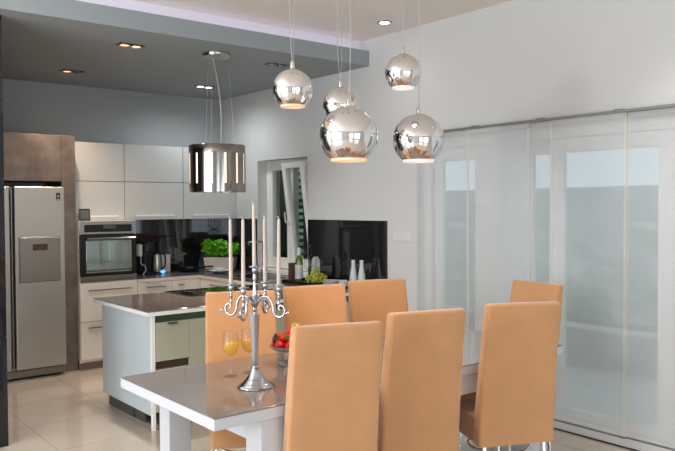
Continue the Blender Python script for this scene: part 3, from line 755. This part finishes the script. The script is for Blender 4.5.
for da in (-25, 65, 155, 245):
    a = arm_base + math.radians(da)
    ux, uy = math.cos(a), math.sin(a)
    prof = [(.012,.392),(.026,.410),(.045,.424),(.064,.424),(.082,.408),(.090,.384),(.094,.358),(.108,.336),(.128,.332),(.146,.344),(.151,.364),(.142,.382),(.127,.384),(.121,.372),(.127,.364)]
    pts = catmull([(cx+r*ux, cy0+r*uy, tz+z) for r, z in prof], 5)
    b = MB(); nn = len(pts); b.tube(pts, [.0066*(1-.30*abs(i/nn-.4)) for i in range(nn)], 10)
    b.tube(catmull([(cx+r*ux, cy0+r*uy, tz+z) for r, z in ((.146,.352),(.158,.350),(.168,.356),(.176,.352))], 4), [.004]*4+[.005]*4+[.0075]*4+[.004], 10)
    b.tube(catmull([(cx+r*ux, cy0+r*uy, tz+z) for r, z in ((.092,.366),(.083,.360),(.080,.368))], 4), .0035, 8)
    b.tube(catmull([(cx+r*ux, cy0+r*uy, tz+z) for r, z in ((.052,.424),(.044,.410),(.034,.408),(.032,.398))], 4), .0032, 8)
    arm = obj('arm', b, M_SILVER, cd, True)
    px, py = cx+.121*ux, cy0+.121*uy
    b = MB(); b.lathe([(0,.368),(.006,.372),(.005,.384),(.008,.392),(.005,.400),(.005,.412),(.009,.420),(.006,.428),(.006,.436),(0,.436)], (px,py,tz), 18); obj('candle_stem', b, M_SILVER, arm, True)
    cup(px, py, tz+.430, arm)
    tips.append((px, py, tz+.476))
def leaning(i): return (.004*math.sin(i*2.1), .004*math.cos(i*1.7))
def make_candle(x, y, z, h, label, i):
    t = thing('taper_candle', label, 'candle', (x, y, z), 0, 'ivory candles in the candelabra')
    lx, ly = leaning(i)
    pts = [(x+lx*k/8, y+ly*k/8, z+h*k/8) for k in range(9)]
    b = MB(); b.tube(pts + [(x+lx*1.02, y+ly*1.02, z+h+.006)], [.0095-.0028*k/8 for k in range(9)]+[.003], 18); obj('wax', b, M_CANDLE, t, True)
    e = pts[-1]; b = MB(); b.tube([(e[0],e[1],e[2]+.002), (e[0]-.002,e[1],e[2]+.012), (e[0]-.009,e[1]+.004,e[2]+.018)], .0018, 6); obj('wick', b, M_WICK, t)

cl = ['ivory taper candle on the tall centre stem of the candelabra, topmost of the five',
      'rightmost of the five ivory taper candles, on a side arm of the candelabra',
      'ivory taper candle on the rear arm, just right of the tall centre candle',
      'leftmost of the five ivory taper candles, on a side arm of the candelabra',
      'ivory taper candle on the front arm, just left of the tall centre candle']
for i, (p, lab) in enumerate(zip(tips, cl)): make_candle(p[0], p[1], p[2], .288 if i == 0 else .303, lab, i)

# ------------------------------------------------------------------ wine glasses on the table
def wine_glass(x, y, z, label, fill=True, k=1.0, group='wine glasses on the dining table'):
    t = thing('wine_glass', label, 'wine glass', (x, y, z), 0, group)
    out = [(0,.0965),(.0039,.0965),(.008,.101),(.022,.110),(.035,.124),(.0415,.142),(.0425,.152),(.040,.180),(.0355,.222)]
    inn = [(.0347,.2225),(.0392,.180),(.0416,.152),(.0406,.142),(.0342,.125),(.0215,.1115),(.007,.1035),(0,.103)]
    b = MB(); b.lathe([(r*k, zz*k) for r, zz in out+inn], (x,y,z), 40); obj('glass', b, M_GLASS, t, True, 60)
    b = MB(); b.lathe([(r*k, zz*k) for r, zz in [(0,0),(.034,0),(.035,.0015),(.020,.004),(.006,.009),(.0037,.020),(.0034,.060),(.0037,.096),(0,.096)]], (x,y,z), 32); obj('stem', b, M_GSTEM, t, True, 60)
    if fill:
        b = MB(); b.lathe([(r*k, zz*k) for r, zz in [(0,.1045),(.0067,.105),(.0205,.113),(.0332,.1265),(.0396,.1435),(.0406,.152),(.0400,.164),(0,.164)]], (x,y,z), 40); obj('wine', b, M_WINE, t, True, 60)
    return t
wine_glass(1.856, 3.139, tz, 'glass of white wine standing clear to the left of the candelabra foot')
wine_glass(1.969, 3.148, tz, 'glass of white wine partly hidden behind the candelabra shaft')

# ------------------------------------------------------------------ fruit bowl
bx, by = 2.235, 3.192
fbz = tz
bl = thing('fruit_bowl', 'footed cut glass bowl heaped with strawberries at the near chair back', 'bowl', (bx, by, fbz))
b = MB(); b.lathe([(0,0),(.048,0),(.050,.004),(.030,.010),(.012,.020),(.010,.026),(.016,.035),(.010,.044),(.013,.060),(.030,.065),(.065,.074),(.092,.090),(.098,.098),(.095,.099),(.088,.092),(.063,.078),(.028,.070),(0,.069)], (bx,by,fbz), 20)
obj('dish', b, mat('cut_glass', rgb(235,235,235), .05, trans=.8, ior=1.4), bl)
def strawberry(x, y, z, r, ax, label):
    t = thing('strawberry', label, 'strawberry', (x, y, z), 0, 'strawberries in the glass bowl')
    b = MB(); b.lathe([(0,-r*1.25),(r*.35,-r*1.08),(r*.7,-r*.55),(r*.95,0),(r,.4*r),(r*.78,.75*r),(r*.3,.86*r),(0,.84*r)], (0,0,0), 16)
    M = Matrix.Translation((x,y,z)) @ Matrix.Rotation(ax[0], 4, 'X') @ Matrix.Rotation(ax[1], 4, 'Y')
    b.bm.transform(M); obj('flesh', b, M_BERRY, t, True)
    b = MB()
    for k in range(6):
        a = k*PI/3; c_, s_ = math.cos(a), math.sin(a)
        q = [(0,0,.86*r),(r*.5*c_-r*.2*s_, r*.5*s_+r*.2*c_, .95*r),(r*.95*c_, r*.95*s_, .82*r),(r*.5*c_+r*.2*s_, r*.5*s_-r*.2*c_, .95*r)]
        vs = [b.bm.verts.new(p) for p in q]; lo = [b.bm.verts.new((p[0],p[1],p[2]-.0012)) for p in q]
        b.bm.faces.new(vs); b.bm.faces.new(lo[::-1])
        for m_ in range(4): b.bm.faces.new((vs[m_], lo[m_], lo[(m_+1)%4], vs[(m_+1)%4]))
    b.tube([(0,0,.85*r),(r*.1,0,1.35*r)], r*.07, 6)
    b.bm.transform(M); obj('calyx', b, M_LEAF, t)
SB = []
rr = random.Random(3)
def put(x, y, z, r, special=None):
    ax = (rr.uniform(-1.9,1.9), rr.uniform(-1.9,1.9))
    strawberry(x, y, z, r, ax, special or 'red strawberry in the heap in the glass footed bowl')
for k in range(8):
    a = k*2*PI/8 + .3; put(bx+.064*math.cos(a), by+.064*math.sin(a), fbz+.110, .023)
put(bx, by, fbz+.100, .022)
for k in range(5):
    a = k*2*PI/5 + .9; put(bx+.034*math.cos(a), by+.034*math.sin(a), fbz+.145, .0225)
put(bx+.012, by-.010, fbz+.172, .0215, 'red strawberry crowning the heap in the glass footed bowl')
for k, (dx, dy, dz) in enumerate(((-.062,.030,.158),(-.040,.050,.166),(-.075,.012,.150))):
    b = MB(); b.ball((bx+dx, by+dy, fbz+dz-.018), .012, seg=12); o = obj('blueberry', b, M_BLUEB, None, True)
    tag(o, 'dark blueberry on the left slope of the strawberry heap', 'blueberry', 'blueberries in the glass bowl')
ph = thing('physalis_fruit', 'orange yellow physalis sitting highest in the fruit bowl by the chair back', 'fruit', (bx+.035, by-.03, fbz+.197))
b = MB(); b.ball((bx+.035, by-.03, fbz+.204), .012, seg=14); obj('berry', b, mat('physalis_orange', rgb(246,160,20), .25), ph, True)
b = MB()
for k in range(5):
    a = k*2*PI/5
    b.tube([(bx+.035+.006*math.cos(a), by-.03+.006*math.sin(a), fbz+.190),(bx+.035+.016*math.cos(a), by-.03+.016*math.sin(a), fbz+.204),(bx+.035+.024*math.cos(a), by-.03+.024*math.sin(a), fbz+.218)], [.003,.006,.001], 6)
obj('husk', b, mat('physalis_husk', rgb(206,170,96), .7), ph, True)

# ------------------------------------------------------------------ things on the back worktop
Z = .871
pf = thing('photo_frame', 'small black photo frame standing on top of the oven housing', 'photo frame', (2.62, 7.2, 1.47))
b = MB(); b.hexa([(2.565,7.235,1.47),(2.665,7.205,1.47),(2.669,7.217,1.47),(2.569,7.247,1.47),(2.571,7.262,1.590),(2.671,7.232,1.590),(2.675,7.244,1.590),(2.575,7.274,1.590)], .002, 1); obj('frame', b, M_PLAST, pf)
b = MB(); b.hexa([(2.578,7.2325,1.484),(2.655,7.2095,1.484),(2.6555,7.2115,1.484),(2.5785,7.2345,1.484),(2.583,7.255,1.576),(2.660,7.232,1.576),(2.6605,7.234,1.576),(2.5835,7.257,1.576)]); obj('screen', b, M_SCREEN, pf)
b = MB(); b.hexa([(2.61,7.24,1.47),(2.63,7.235,1.47),(2.645,7.30,1.47),(2.625,7.305,1.47),(2.615,7.25,1.54),(2.635,7.245,1.54),(2.636,7.25,1.54),(2.616,7.255,1.54)]); obj('stand', b, M_PLAST, pf)

cm = thing('coffee_maker', 'tall black coffee maker with white side holder beside the oven', 'coffee maker', (3.36, 7.5, Z))
obj('body', MB().box(3.335, 3.42, 7.44, 7.62, Z, Z+.36, .012, 3), M_PLAST, cm)
obj('drip_tray', MB().box(3.34, 3.415, 7.34, 7.44, Z, Z+.035, .004), M_PLAST, cm)
obj('head', MB().box(3.337, 3.418, 7.36, 7.44, Z+.25, Z+.355, .010), M_PLAST, cm)
obj('tank', MB().box(3.285, 3.325, 7.46, 7.56, Z+.20, Z+.33, .006), M_FROST, cm)
b = MB(); b.box(3.315, 3.347, 7.49, 7.53, Z+.02, Z+.30, .003); obj('tank_bracket', b, M_PLAST, cm)
b = MB(); b.tube(catmull([(3.30,7.45,Z+.20),(3.295,7.43,Z+.12),(3.33,7.42,Z+.10),(3.345,7.43,Z+.05),(3.31,7.42,Z+.006)], 6), .005, 8); obj('cord', b, M_FROST, cm, True)

kt = thing('kettle', 'steel kettle with black loop handle and blue lit base', 'kettle', (3.475, 7.45, Z))
obj('base', MB().cyl((3.485,7.45), .054, Z, Z+.022, 32, .004), M_PLAST, kt, True)
b = MB(); b.lathe([(0,.023),(.056,.023),(.058,.04),(.050,.20),(.046,.215),(0,.215)], (3.485,7.45,Z), 32); obj('jug', b, M_STEEL, kt, True)
b = MB(); b.lathe([(0,.216),(.045,.216),(.040,.228),(.010,.234),(.010,.246),(0,.247)], (3.485,7.45,Z), 24); obj('lid', b, M_PLAST, kt, True)
b = MB(); b.tube(catmull([(3.523,7.44,Z+.215),(3.56,7.43,Z+.212),(3.575,7.43,Z+.16),(3.565,7.43,Z+.08),(3.53,7.44,Z+.05)], 6), .009, 10); obj('handle', b, M_PLAST, kt, True)
b = MB(); b.ball((3.525,7.385,Z+.026), .022, 1.2, .8, .9, 14); obj('power_light', b, M_BLUEL, kt, True)

cr = thing('storage_tin', 'cream square storage tin standing behind the kettle handle', 'tin', (3.68, 7.60, Z))
obj('body', MB().box(3.575, 3.70, 7.56, 7.66, Z, Z+.18, .006), M_CREAM, cr); obj('lid', MB().box(3.572, 3.703, 7.557, 7.663, Z+.181, Z+.20, .005), M_CREAM, cr)

gp = thing('frying_pan', 'low black pan with a long handle on the worktop by the kettle', 'pan', (3.86, 7.45, Z))
b = MB(); b.lathe([(0,0),(.10,0),(.125,.05),(.128,.052),(.121,.052),(.098,.005),(0,.005)], (3.87,7.45,Z), 36); obj('bowl', b, M_PLAST, gp, True)
b = MB(); b.tube([(3.99,7.43,Z+.045),(4.06,7.36,Z+.055),(4.10,7.31,Z+.058)], .009, 8); obj('handle', b, M_PLAST, gp, True)

# basil planter across the corner
pc = Vector((4.215, 7.345)); pa = math.radians(-50)
pl = thing('basil_planter', 'pale wooden trough planter full of bright green basil in the corner', 'planter', (pc.x, pc.y, Z), pa)
Mx = ROOT[pl.name]
def local(mb): mb.bm.transform(Mx); return mb
b = MB(); w0, w1_, d0, d1 = .165, .183, .052, .062
b.hexa([(-w0,-d0,0.022),(w0,-d0,0.022),(w0,d0,0.022),(-w0,d0,0.022),(-w1_,-d1,.155),(w1_,-d1,.155),(w1_,d1,.155),(-w1_,d1,.155)], .004); obj('trough', local(b), M_POT, pl)
b = MB(); b.box(-w1_+.012, w1_-.012, -d1+.012, d1-.012, .152, .158); obj('soil', local(b), M_WOODB, pl)
for sx in (-1, 1):
    b = MB(); b.box(sx*.15-.015, sx*.15+.015, -.05, .05, 0, .024, .003); obj('foot', local(b), M_CORK, pl)
b = MB(); rb = random.Random(11)
for i in range(760):
    u = rb.uniform(-1, 1); v = rb.uniform(-1, 1); hgt = .03 + .17*rb.random()*(1-.25*abs(u)) + (.04 if u < -.5 and rb.random() < .4 else 0)
    p = Vector((u*.175*(1+.25*rb.random()), v*.08, .15+hgt)); s_ = .015+.012*rb.random()
    rot = Matrix.Rotation(rb.uniform(0,2*PI), 4, 'Z') @ Matrix.Rotation(rb.uniform(-.9,.9), 4, 'X') @ Matrix.Rotation(rb.uniform(-.9,.9), 4, 'Y')
    q = [(-s_,0,0),(-.4*s_,-.55*s_,.25*s_),(.5*s_,-.5*s_,.2*s_),(1.1*s_,0,-.1*s_),(.5*s_,.5*s_,.2*s_),(-.4*s_,.55*s_,.25*s_)]
    vs = [b.bm.verts.new(p + rot @ Vector(k)) for k in q]; m0 = b.bm.verts.new(p + rot @ Vector((.1*s_,0,-.05*s_)))
    for k in range(6): b.bm.faces.new((vs[k], vs[(k+1)%6], m0))
obj('foliage', local(b), M_BASIL, pl, True)
b = MB()
for i in range(26):
    x, y = rb.uniform(-.16,.16), rb.uniform(-.04,.04); b.tube([(x,y,.157),(x*1.08,y*1.2,.157+.10*rb.random()+.05)], .003, 5)
obj('stems', local(b), M_LEAF, pl)

dt = thing('serving_dish', 'low white porcelain dish in front of the basil planter', 'dish', (4.02, 7.12, Z))
b = MB(); b.lathe([(0,0),(.05,0),(.09,.022),(.12,.030),(.12,.034),(.088,.028),(.05,.008),(0,.008)], (4.05,7.08,Z), 36); obj('plate', b, M_FROST, dt, True)
b = MB(); b.lathe([(0,.010),(.035,.010),(.06,.04),(.062,.055),(.056,.055),(.034,.016),(0,.016)], (4.05,7.08,Z), 30); tag(obj('small_bowl', b, M_FROST, None, True), 'little white bowl standing on the low porcelain dish before the basil', 'bowl')

# ------------------------------------------------------------------ things on the peninsula end by the wall
Z2 = .866
tr = thing('serving_tray', 'black serving tray holding bottle, glasses and grapes beneath the window', 'tray', (4.16, 5.60, Z2))
b = MB(); b.box(4.02, 4.38, 5.34, 5.83, Z2, Z2+.008, .003)
for a in ((4.02,4.03,5.34,5.83),(4.37,4.38,5.34,5.83),(4.03,4.37,5.34,5.35),(4.03,4.37,5.82,5.83)): b.box(a[0],a[1],a[2],a[3], Z2+.008, Z2+.03, .002)
obj('base', b, M_PLAST, tr)
Z3 = Z2+.008
bt = thing('wine_bottle', 'green white-wine bottle with pale label and white foil on the tray', 'bottle', (4.15, 5.72, Z3))
b = MB(); b.lathe([(0,0),(.036,0),(.038,.004),(.038,.19),(.034,.215),(.018,.245),(.0145,.262),(.0145,.305),(0,.305)], (4.15,5.72,Z3), 32); obj('glass', b, M_BOTTLE, bt, True)
b = MB(); b.lathe([(.0150,.255),(.0165,.255),(.0165,.325),(.014,.328),(0,.328),(0,.306),(.015,.306)], (4.15,5.72,Z3), 24); obj('foil_cap', b, M_FOIL, bt, True)
b = MB(); b.lathe([(.0382,.03),(.0388,.03),(.0388,.165),(.0382,.165)], (4.15,5.72,Z3), 32, True); obj('label', b, M_LABEL, bt, True)
nb = thing('napkin_box', 'dark brown wooden box standing on the tray just behind the wine bottle', 'box', (4.16, 5.785, Z3))
obj('case', MB().box(4.088, 4.14, 5.765, 5.815, Z3, Z3+.18, .003), M_WOODB, nb)
obj('front_slat', MB().box(4.128, 4.139, 5.760, 5.766, Z3+.01, Z3+.17, .002), M_CORK, nb)
wine_glass(4.20, 5.635, Z3, 'empty wine glass right beside the green bottle on the tray', False, 1.05, 'empty wine glasses on the tray')
wine_glass(4.255, 5.545, Z3, 'empty wine glass on the tray between bottle and grapes, nearer the wall splashback', False, 1.05, 'empty wine glasses on the tray')
ct = thing('drink_carton', 'white paper packet standing behind the empty wine glasses on the tray', 'packet', (4.31, 5.66, Z3))
obj('body', MB().box(4.285, 4.345, 5.64, 5.70, Z3, Z3+.205, .003), M_LABEL, ct); obj('fold', MB().hexa([(4.29,5.645,Z3+.205),(4.34,5.645,Z3+.205),(4.34,5.695,Z3+.205),(4.29,5.695,Z3+.205),(4.29,5.666,Z3+.235),(4.34,5.666,Z3+.235),(4.34,5.674,Z3+.235),(4.29,5.674,Z3+.235)]), M_LABEL, ct)
gr = thing('grape_bunch', 'bunch of yellow-green grapes heaped on the tray', 'grapes', (4.16, 5.46, Z3))
rg = random.Random(5); pts = []
def okp(p, d): return all((p-q).length > d for q in pts)
tries = 0
while len(pts) < 84 and tries < 9000:
    tries += 1
    u = Vector((rg.gauss(0,.55), rg.gauss(0,.55), rg.random()))
    if Vector((u.x,u.y)).length > 1: continue
    hmax = .125*(1-.75*Vector((u.x,u.y)).length**1.4)
    p = Vector((4.16+u.x*.10-.0*u.y, 5.45+u.y*.115, Z3+.014+u.z*hmax))
    if okp(p, .0205): pts.append(p)
first = None
for p in pts:
    if first is None:
        b = MB(); b.ball((0,0,0), .0125, 1, 1, 1.12, 10); first = obj('grape', b, M_GRAPE, None, True); o = first
    else:
        o = first.copy(); COL.objects.link(o)
    o.parent = gr; o.location = mx_of(gr).inverted() @ p
b = MB(); b.tube(catmull([(4.16,5.45,Z3+.09),(4.165,5.455,Z3+.13),(4.18,5.47,Z3+.145)], 4), .003, 6); obj('stem', b, M_LEAF, gr)
def plates(x, y, n, r, label, zz):
    for k in range(n):
        b = MB(); b.lathe([(0,0),(r*.6,0),(r*.66,.003),(r,.014),(r,.017),(r*.62,.007),(0,.007)], (x,y,zz+k*.0095), 36)
        o = obj('dinner_plate', b, M_FROST, None, True); o.location = (0,0,0)
        tag(o, label if n == 1 else ('grey white plate, %s in the stack beside the grapes' % ('topmost', 'second from top', 'third from top', 'fourth from top', 'lowest')[n-1-k if n-1-k < 4 else 4]), 'plate', 'stacked grey white plates')
plates(4.17, 5.235, 5, .085, '', Z2)
def mug(x, y, label, az):
    t = thing('glass_cup', label, 'cup', (x, y, Z2), 0, 'low cups beside the plate stack')
    b = MB(); b.lathe([(0,0),(.026,0),(.038,.02),(.042,.066),(.0395,.066),(.035,.02),(.024,.004),(0,.004)], (x,y,Z2), 28); obj('bowl', b, M_FROST, t, True)
    c, s_ = math.cos(az), math.sin(az)
    b = MB(); b.tube(catmull([(x+.040*c,y+.040*s_,Z2+.055),(x+.065*c,y+.065*s_,Z2+.052),(x+.066*c,y+.066*s_,Z2+.028),(x+.038*c,y+.038*s_,Z2+.020)], 5), .0042, 8); obj('handle', b, M_FROST, t, True)
mug(4.18, 5.09, 'pale cup with a handle just beside the stack of plates', math.radians(-60))
mug(4.215, 4.985, 'pale cup in the gap between the two chair backs, nearest the white bottles', math.radians(120))
def wbottle(x, y, label):
    t = thing('white_bottle', label, 'bottle', (x, y, Z2), 0, 'frosted white bottles by the splashback')
    b = MB(); b.lathe([(0,0),(.036,0),(.039,.004),(.040,.03),(.034,.10),(.022,.165),(.0175,.20),(.0175,.225),(0,.225)], (x,y,Z2), 32); obj('body', b, M_FROST, t, True)
    b = MB(); b.lathe([(0,.226),(.0185,.226),(.0185,.240),(.016,.243),(0,.243)], (x,y,Z2), 24); obj('cap', b, M_FOIL, t, True)
wbottle(4.315, 5.100, 'frosted white bottle beside the cups, left of its twin')
wbottle(4.345, 5.020, 'frosted white bottle nearest the right edge of the black splashback')

# ------------------------------------------------------------------ light
def area(name, loc, rot, sx, sy, power, col=(1,1,1), spread=180):
    l = bpy.data.lights.new(name, 'AREA'); l.shape = 'RECTANGLE'; l.size = sx; l.size_y = sy; l.energy = power; l.color = col; l.spread = math.radians(spread)
    o = bpy.data.objects.new(name, l); COL.objects.link(o); o.location = loc; o.rotation_euler = rot; return o
def point(name, loc, power, col=(1,1,1), r=.05):
    l = bpy.data.lights.new(name, 'POINT'); l.energy = power; l.color = col; l.shadow_soft_size = r
    o = bpy.data.objects.new(name, l); COL.objects.link(o); o.location = loc; return o
def spot(name, loc, power, col, ang=100, blend=.6, r=.04, aim=None):
    l = bpy.data.lights.new(name, 'SPOT'); l.energy = power; l.color = col; l.spot_size = math.radians(ang); l.spot_blend = blend; l.shadow_soft_size = r
    o = bpy.data.objects.new(name, l); COL.objects.link(o); o.location = loc
    if aim: o.rotation_euler = (Vector(aim)-Vector(loc)).to_track_quat('-Z','Y').to_euler()
    return o
# area fills added outside unseen window openings behind the camera
area('south_fill_area', (-1.2,-3.12,1.35), (PI/2,0,0), 2.0, 2.1, 37, (.76,.88,1))
area('south_fill_area', (1.7,-3.12,1.35), (PI/2,0,0), 2.0, 2.1, 37, (.76,.88,1))
area('west_fill_area', (-3.12,2.7,1.45), (PI/2,0,-PI/2), 3.8, 2.3, 112, (.84,.92,1))
# small source out of view at the left, throws the globes' shadows on the wall
point('lamp_bulb', (-1.0,3.0,2.28), 48, (.95,.98,1), .10)
# upward spots added out of view, bouncing fill light off the ceiling
for (x, y) in ((-1.0,2.7),(-1.6,4.2),(.2,3.6)): spot('ceiling_bounce_fill', (x,y,1.95), 50, (.90,.96,1), 112, 1, .12, (x+.3,y+.2,ZC))
for (x, y) in ((.5,.5),(2.6,.5),(.5,3.0)): spot('downlight_and_fill_beam', (x,y,ZC-.02), 9, (.97,.98,1), 130, 1, .06)  # extra ceiling spots without fittings, added as fill for the dining side
spot('downlight_and_fill_beam', (3.85,1.9,ZC-.02), 26, (1,.96,.9), 105, .9, .05)  # unseen spot added to brighten floor and curtains by the glass door
spot('downlight_and_fill_beam', (4.13,4.47,ZC-.02), 3, (1,.95,.88), 120, 1, .04)
for x in (2.33, 2.43): spot('downlight_and_fill_beam', (x,5.52,2.862), 30, (1,.92,.82), 150, .8, .03)
spot('downlight_and_fill_beam', (2.352,6.90,2.862), 56, (1,.76,.56), 120, .8, .03)
for x in (3.75, 3.85): spot('downlight_and_fill_beam', (x,6.92,2.862), 16, (.9,.97,1), 168, 1, .03)
for k in range(2): spot('hood_beam', (hc[0]-.1+.2*k, hc[1], 1.715), 16, (1,.85,.66), 110, .8, .03)
for (x, y, z, p, c) in ((2.19,3.065,2.12,1.6,(1,.60,.30)),(2.655,3.245,2.09,1.6,(1,.60,.30)),(2.43,2.905,1.85,3,(1,.62,.32)),(2.852,2.935,2.26,1.6,(1,.9,.8)),(3.082,3.045,1.865,3,(1,.9,.8))):
    spot('pendant_beam', (x,y,z-.005), p*3.3, c, 120, .9, .03)

w = bpy.data.worlds.new('World'); scene.world = w; w.use_nodes = True
w.node_tree.nodes['Background'].inputs[0].default_value = (.80,.90,1,1); w.node_tree.nodes['Background'].inputs[1].default_value = 0.53

# ------------------------------------------------------------------ camera
cam = bpy.data.cameras.new('camera'); cam.lens = 730/675*36; cam.sensor_width = 36; cam.clip_start = .05
co = bpy.data.objects.new('camera', cam); COL.objects.link(co)
yaw, pit, rol = math.radians(39), math.radians(-1.5), math.radians(-.3)
fw = Vector((math.sin(yaw)*math.cos(pit), math.cos(yaw)*math.cos(pit), math.sin(pit)))
rt = Vector((math.cos(yaw), -math.sin(yaw), 0)); up = rt.cross(fw)
rt, up = rt*math.cos(rol)+up*math.sin(rol), -rt*math.sin(rol)+up*math.cos(rol)
m3 = Matrix((rt, up, -fw)).transposed()
co.matrix_world = Matrix.Translation((0,0,1.6)) @ m3.to_4x4()
scene.camera = co
vs_ = scene.view_settings; vs_.view_transform = 'Standard'; vs_.look = 'None'; vs_.gamma = 1.0; vs_.use_curve_mapping = False; vs_.exposure = 0.72
scene.cycles.max_bounces = 10; scene.cycles.transparent_max_bounces = 16; scene.cycles.diffuse_bounces = 5
scene.cycles.sample_clamp_indirect = 6.0; scene.cycles.use_denoising = True
scene.cycles.caustics_reflective = False; scene.cycles.caustics_refractive = False
